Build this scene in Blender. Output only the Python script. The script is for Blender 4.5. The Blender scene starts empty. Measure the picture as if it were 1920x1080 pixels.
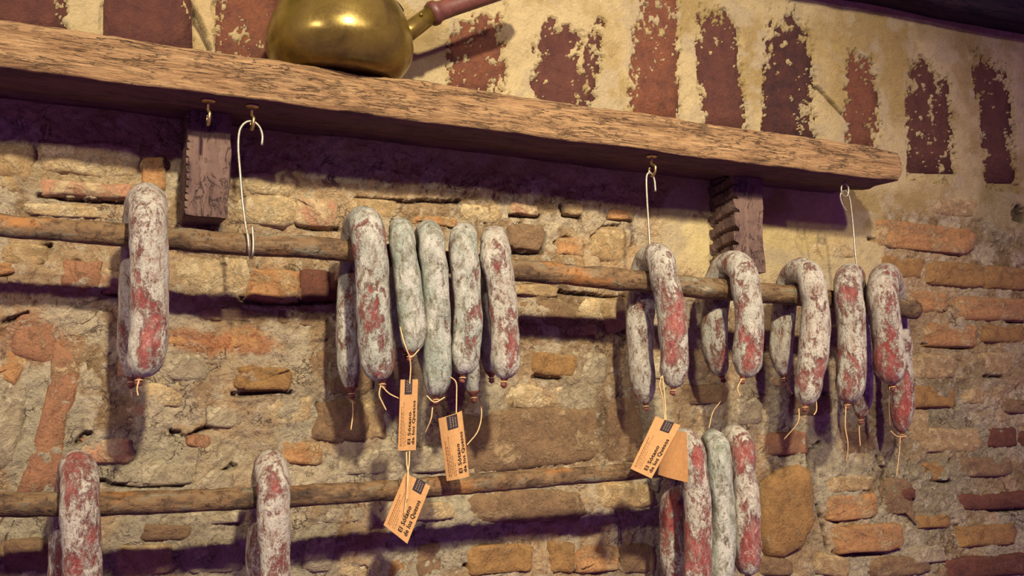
import bpy, bmesh, math, random
import numpy as np
from mathutils import Vector, Matrix

random.seed(7)
scene = bpy.context.scene
COL = scene.collection

# ------------------------------------------------------------------ camera
F = 1900.0                       # focal length in pixels of the 1920 px frame
YC = 1.20                        # camera to wall
PITCH = math.atan(220.0 / F)
AZ = math.atan(4140.0 * math.cos(PITCH) / F)
FH = Vector((math.cos(AZ), math.sin(AZ), 0))
FWD = (FH * math.cos(PITCH) + Vector((0, 0, math.sin(PITCH)))).normalized()
RGT = Vector((math.sin(AZ), -math.cos(AZ), 0))
UPV = RGT.cross(FWD).normalized()
CPOS = Vector((0, -YC, 0))
cam_d = bpy.data.cameras.new('camera')
cam_d.sensor_width = 36.0
cam_d.lens = 36.0 * F / 1920.0
cam_d.clip_start = 0.02
cam = bpy.data.objects.new('camera', cam_d)
COL.objects.link(cam)
m = Matrix((RGT, UPV, -FWD)).transposed().to_4x4()
m.translation = CPOS
cam.matrix_world = m
scene.camera = cam

# ------------------------------------------------------------------ light
scene.view_settings.view_transform = 'Standard'
scene.view_settings.look = 'None'
scene.view_settings.gamma = 1.0
scene.view_settings.use_curve_mapping = False
scene.view_settings.exposure = 0.40

world = bpy.data.worlds.new('world')
scene.world = world
world.use_nodes = True
bg = world.node_tree.nodes['Background']
bg.inputs[0].default_value = (0.33, 0.11, 0.62, 1)
bg.inputs[1].default_value = 0.36


def spot(name, loc, target, power, color, size, blend, radius):
    ld = bpy.data.lights.new(name, 'SPOT')
    ld.energy = power
    ld.color = color
    ld.spot_size = math.radians(size)
    ld.spot_blend = blend
    ld.shadow_soft_size = radius
    o = bpy.data.objects.new(name, ld)
    COL.objects.link(o)
    o.location = loc
    o.rotation_euler = (Vector(target) - Vector(loc)).to_track_quat('-Z', 'Y').to_euler()
    return o


WARM = (1.0, 0.90, 0.70)
spot('spot_lamp_front', (0.20, -1.95, 1.22), (0.38, 0, 0.12), 252, WARM, 58, 1.0, 0.05)
spot('spot_lamp_side', (-1.35, -1.50, 0.82), (0.40, 0, 0.15), 62, WARM, 48, 1.0, 0.035)
spot('spot_lamp_right', (0.92, -2.00, 1.16), (1.02, 0, 0.10), 84, WARM, 48, 1.0, 0.05)


# ------------------------------------------------------------------ helpers
def P(px, py, d):
    v = FWD + RGT * ((px - 960) / F) - UPV * ((py - 540) / F)
    t = (YC - d) / v.y
    return CPOS + v * t


def MPP(px, py, d):
    v = FWD + RGT * ((px - 960) / F) - UPV * ((py - 540) / F)
    return (YC - d) / v.y / F


def lin(c):
    return tuple(((x / 255.0) / 12.92 if x <= 10 else (((x / 255.0) + 0.055) / 1.055) ** 2.4) for x in c)


_rng = np.random.RandomState(3)
_PERM = _rng.permutation(4096)
_VAL = _rng.rand(4096) * 2 - 1


def vnoise(p):
    """3D value noise, p (n,3) -> (n,) in -1..1"""
    i = np.floor(p).astype(np.int64)
    f = p - i
    u = f * f * f * (f * (f * 6 - 15) + 10)

    def h(dx, dy, dz):
        a = _PERM[(i[:, 0] + dx) & 4095]
        b = _PERM[(a + i[:, 1] + dy) & 4095]
        return _VAL[_PERM[(b + i[:, 2] + dz) & 4095]]
    ux, uy, uz = u[:, 0], u[:, 1], u[:, 2]
    x00 = h(0, 0, 0) * (1 - ux) + h(1, 0, 0) * ux
    x10 = h(0, 1, 0) * (1 - ux) + h(1, 1, 0) * ux
    x01 = h(0, 0, 1) * (1 - ux) + h(1, 0, 1) * ux
    x11 = h(0, 1, 1) * (1 - ux) + h(1, 1, 1) * ux
    y0 = x00 * (1 - uy) + x10 * uy
    y1 = x01 * (1 - uy) + x11 * uy
    return y0 * (1 - uz) + y1 * uz


def fbm(p, scale, octv=4, seed=0.0, gain=0.5):
    p = np.asarray(p, dtype=np.float64) * scale + np.array([seed * 17.3, seed * 9.1, seed * 5.7])
    s = 0
    a = 1.0
    tot = 0
    for k in range(octv):
        s = s + a * vnoise(p + k * 31.7)
        tot += a
        a *= gain
        p = p * 2.03
    return s / tot


def smooth(e0, e1, x):
    t = np.clip((x - e0) / (e1 - e0), 0, 1)
    return t * t * (3 - 2 * t)


def empty(name, loc):
    o = bpy.data.objects.new(name, None)
    o.empty_display_size = 0.02
    o.location = loc
    COL.objects.link(o)
    return o


def tag(o, label, cat, group=None):
    o['label'] = label
    o['category'] = cat
    if group:
        o['group'] = group
    return o


def mesh_obj(name, verts, faces, mat, parent=None, smooth_sh=True):
    """world-space vertices; the object's origin sits on the parent's origin"""
    off = Vector(parent_origin(parent)) if parent is not None else None
    me = bpy.data.meshes.new(name)
    v = np.asarray(verts, dtype=np.float64)
    if off is None:
        c = v.mean(axis=0)
    else:
        c = np.array(off)
    me.from_pydata((v - c).tolist(), [], faces)
    me.update()
    if smooth_sh:
        me.polygons.foreach_set('use_smooth', [True] * len(me.polygons))
    if mat:
        me.materials.append(mat)
    o = bpy.data.objects.new(name, me)
    COL.objects.link(o)
    if parent is not None:
        o.parent = parent
    else:
        o.location = Vector(c)
    return o


def parent_origin(o):
    p = Vector(o.location)
    while o.parent is not None:
        o = o.parent
        p = p + Vector(o.location)
    return p


def catmull(pts, n):
    pts = [np.array(p, dtype=float) for p in pts]
    if len(pts) == 2:
        return np.array([pts[0] + (pts[1] - pts[0]) * t for t in np.linspace(0, 1, n)])
    ext = [2 * pts[0] - pts[1]] + pts + [2 * pts[-1] - pts[-2]]
    seg = []
    for i in range(1, len(ext) - 2):
        p0, p1, p2, p3 = ext[i - 1:i + 3]
        for t in np.linspace(0, 1, 16, endpoint=False):
            seg.append(0.5 * ((2 * p1) + (-p0 + p2) * t + (2 * p0 - 5 * p1 + 4 * p2 - p3) * t * t
                              + (-p0 + 3 * p1 - 3 * p2 + p3) * t ** 3))
    seg.append(pts[-1])
    seg = np.array(seg)
    L = np.concatenate([[0], np.cumsum(np.linalg.norm(np.diff(seg, axis=0), axis=1))])
    s = np.linspace(0, L[-1], n)
    return np.stack([np.interp(s, L, seg[:, k]) for k in range(3)], axis=1)


def tube_geo(path, radii, nseg=8, cap=True):
    path = np.asarray(path, dtype=float)
    n = len(path)
    radii = np.full(n, radii) if np.isscalar(radii) else np.asarray(radii)
    tan = np.gradient(path, axis=0)
    tan /= np.linalg.norm(tan, axis=1)[:, None] + 1e-12
    up = np.array([0, 1.0, 0]) if abs(tan[0][1]) < 0.9 else np.array([1.0, 0, 0])
    nrm = up - tan[0] * up.dot(tan[0])
    nrm /= np.linalg.norm(nrm)
    verts = []
    for i in range(n):
        nrm = nrm - tan[i] * nrm.dot(tan[i])
        nrm /= np.linalg.norm(nrm) + 1e-12
        b = np.cross(tan[i], nrm)
        for k in range(nseg):
            a = 2 * math.pi * k / nseg
            verts.append(path[i] + radii[i] * (math.cos(a) * nrm + math.sin(a) * b))
    faces = []
    for i in range(n - 1):
        for k in range(nseg):
            k2 = (k + 1) % nseg
            faces.append((i * nseg + k, i * nseg + k2, (i + 1) * nseg + k2, (i + 1) * nseg + k))
    if cap:
        faces.append(tuple(reversed(range(nseg))))
        faces.append(tuple(range((n - 1) * nseg, n * nseg)))
    return np.array(verts), faces


def tube_obj(name, pts, r, mat, parent, n=24, nseg=8):
    v, f = tube_geo(catmull(pts, n), r, nseg)
    return mesh_obj(name, v, f, mat, parent)


def lathe_geo(profile, center, axis=Vector((0, 0, 1)), seg=48):
    """profile list of (radius, height) along axis"""
    axis = Vector(axis).normalized()
    a = Vector((1, 0, 0)) if abs(axis.x) < 0.8 else Vector((0, 1, 0))
    e1 = (a - axis * a.dot(axis)).normalized()
    e2 = axis.cross(e1)
    verts, faces = [], []
    for (r, h) in profile:
        for k in range(seg):
            t = 2 * math.pi * k / seg
            verts.append(Vector(center) + axis * h + (e1 * math.cos(t) + e2 * math.sin(t)) * max(r, 1e-5))
    for i in range(len(profile) - 1):
        for k in range(seg):
            k2 = (k + 1) % seg
            faces.append((i * seg + k, i * seg + k2, (i + 1) * seg + k2, (i + 1) * seg + k))
    return np.array([list(v) for v in verts]), faces


# ------------------------------------------------------------------ materials
class NT:
    def __init__(self, name):
        self.m = bpy.data.materials.new(name)
        self.m.use_nodes = True
        self.t = self.m.node_tree
        self.b = self.t.nodes['Principled BSDF']
        self.co = self.t.nodes.new('ShaderNodeTexCoord')

    def link(self, a, b):
        self.t.links.new(a, b)

    def mapping(self, src='Object', scale=(1, 1, 1), loc=(0, 0, 0), rot=(0, 0, 0)):
        n = self.t.nodes.new('ShaderNodeMapping')
        n.inputs['Scale'].default_value = scale
        n.inputs['Location'].default_value = loc
        n.inputs['Rotation'].default_value = rot
        self.link(self.co.outputs[src], n.inputs['Vector'])
        return n.outputs[0]

    def noise(self, vec, scale, detail=5, rough=0.6, dist=0.0):
        n = self.t.nodes.new('ShaderNodeTexNoise')
        n.inputs['Scale'].default_value = scale
        n.inputs['Detail'].default_value = detail
        n.inputs['Roughness'].default_value = rough
        n.inputs['Distortion'].default_value = dist
        if vec is not None:
            self.link(vec, n.inputs['Vector'])
        return n.outputs['Fac']

    def voro(self, vec, scale):
        n = self.t.nodes.new('ShaderNodeTexVoronoi')
        n.inputs['Scale'].default_value = scale
        self.link(vec, n.inputs['Vector'])
        return n.outputs['Distance']

    def ramp(self, fac, stops):
        n = self.t.nodes.new('ShaderNodeValToRGB')
        e = n.color_ramp.elements
        while len(e) < len(stops):
            e.new(0.5)
        for el, (p, c) in zip(e, stops):
            el.position = p
            el.color = (c[0], c[1], c[2], 1) if not np.isscalar(c) else (c, c, c, 1)
        self.link(fac, n.inputs[0])
        return n.outputs[0]

    def mix(self, fac, a, b, mode='MIX'):
        n = self.t.nodes.new('ShaderNodeMix')
        n.data_type = 'RGBA'
        n.blend_type = mode
        for sock, v in ((n.inputs[0], fac), (n.inputs[6], a), (n.inputs[7], b)):
            if isinstance(v, (int, float)):
                sock.default_value = v
            elif isinstance(v, tuple):
                sock.default_value = (v[0], v[1], v[2], 1)
            else:
                self.link(v, sock)
        return n.outputs[2]

    def math(self, op, a, b=0.0):
        n = self.t.nodes.new('ShaderNodeMath')
        n.operation = op
        for sock, v in ((n.inputs[0], a), (n.inputs[1], b)):
            if isinstance(v, (int, float)):
                sock.default_value = v
            else:
                self.link(v, sock)
        return n.outputs[0]

    def attr(self, name):
        n = self.t.nodes.new('ShaderNodeAttribute')
        n.attribute_name = name
        return n.outputs['Color']

    def finish(self, color, rough=0.8, bump=None, strength=0.5, dist=0.002, metal=0.0, spec=0.4):
        if isinstance(color, tuple):
            self.b.inputs['Base Color'].default_value = (*color, 1)
        else:
            self.link(color, self.b.inputs['Base Color'])
        if isinstance(rough, (int, float)):
            self.b.inputs['Roughness'].default_value = rough
        else:
            self.link(rough, self.b.inputs['Roughness'])
        self.b.inputs['Metallic'].default_value = metal
        self.b.inputs['Specular IOR Level'].default_value = spec
        if bump is not None:
            n = self.t.nodes.new('ShaderNodeBump')
            n.inputs['Strength'].default_value = strength
            n.inputs['Distance'].default_value = dist
            self.link(bump, n.inputs['Height'])
            self.link(n.outputs[0], self.b.inputs['Normal'])
        return self.m


def crackle(t, v, scale, width, rough=0.6, dist=0.8):
    """thin irregular fissures: 1 on the line, 0 off it"""
    n = t.noise(v, scale, 5, rough, dist)
    return t.ramp(n, [(0.5 - width, 0.0), (0.5 - width * 0.25, 1.0), (0.5 + width * 0.25, 1.0), (0.5 + width, 0.0)])


def mat_wall():
    t = NT('lime_mortar_and_plaster')
    c = t.attr('Col')
    v = t.mapping()
    fine = t.noise(v, 260, 6, 0.75)
    mid = t.noise(v, 60, 6, 0.72, 0.6)
    k1 = t.ramp(mid, [(0.28, (0.50, 0.45, 0.40)), (0.47, (1, 1, 1)), (0.60, (1, 1, 1)), (0.72, (1.30, 1.28, 1.22))])
    rub = t.attr('Rub')
    c = t.mix(t.math('ADD', 0.35, t.math('MULTIPLY', rub, 0.55)), c, k1, 'MULTIPLY')
    k2 = t.ramp(fine, [(0.32, (0.45, 0.42, 0.40)), (0.46, (1, 1, 1)), (0.60, (1, 1, 1)), (0.72, (1.45, 1.43, 1.36))])
    c = t.mix(t.math('ADD', 0.4, t.math('MULTIPLY', rub, 0.45)), c, k2, 'MULTIPLY')
    ck = t.math('MULTIPLY', crackle(t, v, 17, 0.012), t.ramp(t.noise(v, 12, 2), [(0.50, 0.0), (0.58, 1.0)]))
    ck = t.math('MULTIPLY', ck, rub)
    c = t.mix(t.math('MULTIPLY', ck, 0.7), c, lin((84, 62, 44)))
    lime = t.math('MULTIPLY', t.ramp(t.noise(t.mapping(loc=(5, 3, 1)), 75, 8, 0.8, 0.4), [(0.53, 0.0), (0.60, 0.75)]), rub)
    c = t.mix(lime, c, lin((220, 204, 168)))
    pit = t.math('MULTIPLY', t.ramp(t.noise(t.mapping(loc=(1, 8, 4)), 95, 8, 0.8, 0.4), [(0.37, 0.7), (0.43, 0.0)]), rub)
    c = t.mix(pit, c, lin((98, 78, 56)))
    sp = t.ramp(t.noise(v, 420, 2, 0.5), [(0.66, 0.0), (0.72, 1.0)])
    c = t.mix(t.math('MULTIPLY', sp, 0.5), c, lin((226, 210, 172)))
    h = t.math('ADD', t.math('MULTIPLY', mid, 1.1), t.math('ADD', t.math('MULTIPLY', fine, 0.55), t.math('MULTIPLY', ck, -0.5)))
    h = t.math('MULTIPLY', h, t.math('ADD', 0.4, t.math('MULTIPLY', rub, 0.6)))
    return t.finish(c, 0.9, h, 1.0, 0.011, spec=0.2)


def mat_brick(name, base, dark, mortar=(196, 168, 122), cover=0.5, seed=0.0):
    t = NT(name)
    v = t.mapping(loc=(seed * 3.1, seed * 1.7, seed))
    n1 = t.noise(v, 55, 6, 0.7, 0.3)
    n2 = t.noise(v, 260, 6, 0.75)
    c = t.mix(t.ramp(n1, [(0.32, 0.0), (0.62, 1.0)]), lin(dark), lin(base))
    c = t.mix(0.8, c, t.ramp(n2, [(0.32, (0.5, 0.47, 0.45)), (0.46, (1, 1, 1)), (0.60, (1, 1, 1)), (0.72, (1.35, 1.32, 1.28))]), 'MULTIPLY')
    n3 = t.noise(t.mapping(loc=(seed, 7 + seed, 2)), 34, 8, 0.72, 0.5)
    msk = t.ramp(n3, [(1 - cover - 0.04, 0.0), (1 - cover + 0.06, 1.0)])
    c = t.mix(t.math('MULTIPLY', msk, 0.9), c, lin(mortar))
    ck = crackle(t, v, 22, 0.010)
    c = t.mix(t.math('MULTIPLY', ck, 0.45), c, lin((80, 56, 40)))
    h = t.math('ADD', t.math('MULTIPLY', n1, 0.9), t.math('ADD', t.math('MULTIPLY', n2, 0.5), t.math('MULTIPLY', msk, 0.3)))
    return t.finish(c, 0.9, h, 0.9, 0.007, spec=0.2)


BR = {
    'orange': mat_brick('orange_brick', (190, 142, 92), (164, 116, 72), (198, 168, 120), 0.48, 1),
    'pink': mat_brick('pinkish_brick', (204, 152, 114), (184, 130, 98), (204, 178, 132), 0.50, 2),
    'tan': mat_brick('tan_stone', (188, 156, 108), (164, 132, 88), (200, 172, 124), 0.50, 3),
    'ochre': mat_brick('ochre_stone', (168, 128, 76), (142, 106, 64), (182, 152, 106), 0.40, 4),
    'dark': mat_brick('dark_red_brick', (122, 76, 58), (94, 60, 48), (160, 132, 94), 0.36, 5),
    'brown': mat_brick('brown_stone', (146, 116, 82), (120, 94, 68), (172, 144, 104), 0.46, 6),
    'grey': mat_brick('grey_limestone', (176, 158, 124), (150, 132, 102), (200, 182, 144), 0.50, 7),
    'cream': mat_brick('cream_limestone', (208, 180, 130), (188, 156, 108), (214, 190, 144), 0.5, 8),
    'rust': mat_brick('rust_clay_block', (170, 122, 86), (146, 104, 76), (194, 164, 120), 0.42, 9),
    'bar': mat_brick('dark_red_facing_brick', (104, 64, 52), (84, 52, 46), (182, 156, 110), 0.27, 10),
    'barred': mat_brick('rusty_facing_brick', (130, 80, 56), (100, 62, 50), (186, 158, 110), 0.34, 11),
    'barblack': mat_brick('sooty_facing_brick', (90, 54, 46), (58, 40, 40), (154, 130, 92), 0.26, 12),
}


def mat_wood(name, base, dark, light, axis_scale=(5, 40, 60), bump=0.9, crk=0.85):
    t = NT(name)
    v = t.mapping(scale=axis_scale)
    n1 = t.noise(v, 1.0, 8, 0.72, 1.0)
    n2 = t.noise(t.mapping(scale=tuple(4 * x for x in axis_scale)), 1.0, 6, 0.72, 0.4)
    c = t.ramp(n1, [(0.30, lin(dark)), (0.44, lin(base)), (0.60, lin(light)), (0.8, lin(base))])
    gr = t.ramp(n2, [(0.33, (0.45, 0.40, 0.35)), (0.45, (1, 1, 1)), (0.62, (1, 1, 1)), (0.75, (1.3, 1.26, 1.2))])
    c = t.mix(0.85, c, gr, 'MULTIPLY')
    v2 = t.mapping(scale=tuple(1.7 * x for x in axis_scale), loc=(4, 2, 1))
    ck = t.math('MULTIPLY', crackle(t, v2, 1.0, 0.022, 0.66, 0.9), t.ramp(t.noise(t.mapping(scale=(20, 40, 40)), 1.0, 3, 0.6), [(0.42, 0.0), (0.54, 1.0)]))
    c = t.mix(t.math('MULTIPLY', ck, crk), c, lin(tuple(0.5 * x for x in dark)))
    blot = t.noise(t.mapping(scale=(16, 34, 34)), 1.0, 5, 0.68, 0.5)
    c = t.mix(t.ramp(blot, [(0.56, 0.0), (0.70, 0.65)]), c, lin(dark))
    h = t.math('ADD', t.math('MULTIPLY', n1, 0.7), t.math('ADD', t.math('MULTIPLY', n2, 0.6), t.math('MULTIPLY', ck, -0.6)))
    return t.finish(c, 0.8, h, bump, 0.007, spec=0.25)


M_SHELF = mat_wood('weathered_shelf_wood', (172, 132, 88), (98, 72, 46), (198, 158, 108), (10, 60, 110), 1.0, 0.6)
M_SHELFB = mat_wood('shelf_back_and_shaded_underside', (92, 62, 60), (70, 46, 48), (106, 74, 68), (7, 30, 55), 0.5, 0.4)  # shade of the shelf underside is put into this dark wood colour
M_BRACKET = mat_wood('dark_bracket_wood', (104, 80, 70), (74, 56, 52), (122, 96, 82), (30, 40, 9), 0.8, 0.5)
M_BEAM = mat_wood('dark_beam_wood', (40, 28, 28), (26, 18, 20), (54, 38, 34), (6, 30, 40), 0.6)


def mat_rod():
    t = NT('lichened_branch_bark')
    v = t.mapping(scale=(22, 60, 60))
    n = t.noise(v, 1.0, 6, 0.7, 0.8)
    c = t.ramp(n, [(0.28, lin((46, 36, 26))), (0.42, lin((92, 70, 46))), (0.52, lin((122, 94, 60))), (0.62, lin((112, 102, 78))), (0.76, lin((176, 158, 122)))])
    n3 = t.noise(t.mapping(scale=(14, 34, 34), loc=(3, 1, 2)), 1.0, 4, 0.6)
    c = t.mix(t.ramp(n3, [(0.55, 0.0), (0.66, 0.6)]), c, lin((170, 112, 52)))
    n4 = t.noise(t.mapping(scale=(17, 40, 40), loc=(9, 4, 2)), 1.0, 5, 0.66)
    c = t.mix(t.ramp(n4, [(0.54, 0.0), (0.66, 0.75)]), c, lin((52, 40, 30)))
    n2 = t.noise(t.mapping(scale=(130, 130, 130)), 1.0, 5, 0.74)
    c = t.mix(0.85, c, t.ramp(n2, [(0.36, (0.25, 0.22, 0.18)), (0.47, (1, 1, 1)), (0.6, (1, 1, 1)), (0.72, (1.5, 1.46, 1.38))]), 'MULTIPLY')
    h = t.math('ADD', n, t.math('MULTIPLY', n2, 0.6))
    return t.finish(c, 0.75, h, 0.8, 0.004, spec=0.3)


def mat_sausage(name, seed, green, red, deep, spots=()):
    """mould bloom over a cured red casing; spots: (object-space centre, radius) of bare red casing"""
    t = NT(name)
    v = t.mapping(scale=(1, 1, 0.55), loc=(seed * 1.37, seed * 0.71, seed * 2.11))
    big = t.noise(v, 36, 4, 0.62, 0.7)
    med = t.noise(v, 110, 6, 0.74, 0.5)
    fine = t.noise(t.mapping(loc=(seed, 0, 0)), 360, 5, 0.78)
    white = t.mix(t.ramp(t.noise(v, 44, 4, 0.6), [(0.40, 0.0), (0.58, 1.0)]), lin((204, 198, 178)), lin((160, 166, 146)))
    white = t.mix(green, lin((206, 194, 168)), white)
    grime = tuple((1 - green) * a_ + green * b_ for a_, b_ in zip(lin((166, 128, 106)), lin((128, 122, 96))))
    bloom = t.mix(t.ramp(med, [(0.38, 0.0), (0.54, 1.0)]), grime, white)
    pink = t.mix(t.ramp(med, [(0.40, 0.0), (0.60, 1.0)]), lin((130, 66, 54)), lin((190, 124, 106)))
    pinkb = t.mix(deep * 0.8, pink, lin((164, 60, 50)))
    pinkb = t.mix(t.ramp(t.noise(v, 190, 5, 0.75), [(0.55, 0.0), (0.63, 0.7)]), pinkb, lin((206, 170, 152)))
    s = t.math('ADD', t.math('MULTIPLY', big, 0.46), t.math('ADD', t.math('MULTIPLY', med, 0.34), t.math('MULTIPLY', fine, 0.20)))
    for (c0, r0) in spots:
        d = t.t.nodes.new('ShaderNodeVectorMath')
        d.operation = 'DISTANCE'
        sc = t.mapping(scale=(1, 0.8, 0.62), loc=(-c0[0], -c0[1] * 0.8, -c0[2] * 0.62))
        t.link(sc, d.inputs[0])
        d.inputs[1].default_value = (0, 0, 0)
        s = t.math('SUBTRACT', s, t.ramp(d.outputs['Value'], [(0.0, 0.072), (min(0.95, r0 * 1.25), 0.0)]))
    e = 0.452 + red * 0.9
    fac = t.ramp(s, [(e - 0.035, 1.0), (e + 0.03, 0.0)])
    c = t.mix(fac, bloom, pinkb)
    fl = t.ramp(t.noise(v, 165, 5, 0.75, 0.3), [(0.35, 1.0), (0.42, 0.0)])
    c = t.mix(t.math('MULTIPLY', fl, 0.75), c, tuple((1 - green) * a_ + green * b_ for a_, b_ in zip(lin((124, 62, 50)), lin((96, 78, 58)))))
    pd = t.ramp(fine, [(0.36, (0.46, 0.42, 0.37)), (0.46, (1, 1, 1)), (0.57, (1, 1, 1)), (0.67, (1.5, 1.48, 1.42))])
    c = t.mix(0.75, c, pd, 'MULTIPLY')
    h = t.math('ADD', t.math('MULTIPLY', med, 1.0), t.math('ADD', t.math('MULTIPLY', fine, 0.45), t.math('MULTIPLY', fac, -0.35)))
    return t.finish(c, 0.46, h, 0.85, 0.006, spec=0.55)


def mat_plain(name, col, rough=0.6, metal=0.0, var=0.25, scale=120, bump=0.2, spec=0.4):
    t = NT(name)
    n = t.noise(t.mapping(), scale, 5, 0.65)
    a = tuple(x * (1 - var) for x in lin(col))
    b = tuple(min(1, x * (1 + var)) for x in lin(col))
    c = t.ramp(n, [(0.3, a), (0.7, b)])
    return t.finish(c, rough, n, bump, 0.002, metal, spec)


M_WALL = mat_wall()
M_ROD = mat_rod()
M_STRING = mat_plain('butcher_twine', (214, 174, 118), 0.85, 0, 0.2, 500, 0.4)
M_TIP = mat_plain('dried_casing_end', (112, 62, 46), 0.7, 0, 0.5, 260, 0.8)
M_CARD = mat_plain('kraft_card', (184, 138, 86), 0.85, 0, 0.12, 240, 0.15, 0.2)
M_CARDB = mat_plain('kraft_card_back', (164, 118, 70), 0.85, 0, 0.12, 240, 0.15, 0.2)
M_INK = mat_plain('black_ink', (38, 26, 22), 0.8, 0, 0.15, 200, 0.05, 0.2)
M_PRINT = mat_plain('brown_small_print', (124, 82, 48), 0.85, 0, 0.15, 200, 0.05, 0.2)
M_LOGO = mat_plain('dark_logo_block', (52, 42, 42), 0.8, 0, 0.3, 700, 0.05, 0.2)
M_LOGOW = mat_plain('pale_logo_marks', (128, 108, 92), 0.85, 0, 0.2, 500, 0.05, 0.2)
M_STEEL = mat_plain('galvanised_wire', (168, 156, 134), 0.45, 0.75, 0.2, 300, 0.3)
M_STEELD = mat_plain('dull_brass_wire', (196, 168, 110), 0.35, 0.9, 0.2, 300, 0.3)
M_IRON = mat_plain('blackened_iron', (44, 34, 32), 0.5, 0.7, 0.3, 200, 0.4)
M_HANDLE = mat_plain('dark_red_turned_wood', (96, 56, 44), 0.45, 0, 0.35, 60, 0.3)


def mat_brass():
    t = NT('tarnished_brass')
    n = t.noise(t.mapping(), 24, 6, 0.7, 0.4)
    f = t.noise(t.mapping(), 320, 4, 0.7)
    c = t.ramp(n, [(0.3, lin((92, 74, 30))), (0.5, lin((124, 102, 40))), (0.75, lin((142, 120, 52)))])
    r = t.ramp(f, [(0.3, 0.24), (0.7, 0.34)])
    return t.finish(c, r, t.math('ADD', t.math('MULTIPLY', n, 0.6), t.math('MULTIPLY', f, 0.15)), 0.10, 0.002, 0.62, 0.6)


M_BRASS = mat_brass()

# ------------------------------------------------------------------ wall
D_SHELF = 0.13
D_ROD = 0.105


def lineZ(p0, p1, d):
    a, b = P(*p0, d), P(*p1, d)
    k = (b.z - a.z) / (b.x - a.x)
    return lambda x: a.z + k * (x - a.x)


shelf_top = lineZ((0, 37), (1640, 275), D_SHELF)
shelf_bot = lineZ((0, 125), (1640, 335), D_SHELF)
SHELF_END = P(1688, 310, D_SHELF).x

# plaster-facing bricks (upright, exposed where the plaster has flaked): px x0,x1 top, x0,x1 bottom, y0,y1, material, loss
BARS = [
    (-70, 112, -70, 112, -90, 60, 'bar', 0.35), (207, 345, 205, 350, -90, 98, 'bar', 0.42),
    (415, 512, 412, 520, -90, 128, 'barred', 0.20), (842, 942, 842, 945, 10, 190, 'barred', 0.05),
    (1012, 1128, 1000, 1105, 30, 215, 'bar', 0.10), (1200, 1272, 1182, 1266, -40, 235, 'barred', 0.16),
    (1308, 1372, 1322, 1396, 22, 255, 'bar', 0.14), (1438, 1512, 1434, 1524, 15, 275, 'barblack', 0.22),
    (1582, 1634, 1590, 1650, 78, 285, 'barred', 0.10), (1700, 1778, 1706, 1784, 112, 322, 'bar', 0.15),
    (1824, 1886, 1850, 1900, 108, 340, 'bar', 0.22), (1960, 2030, 1985, 2050, 130, 360, 'bar', 0.2),
]

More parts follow.
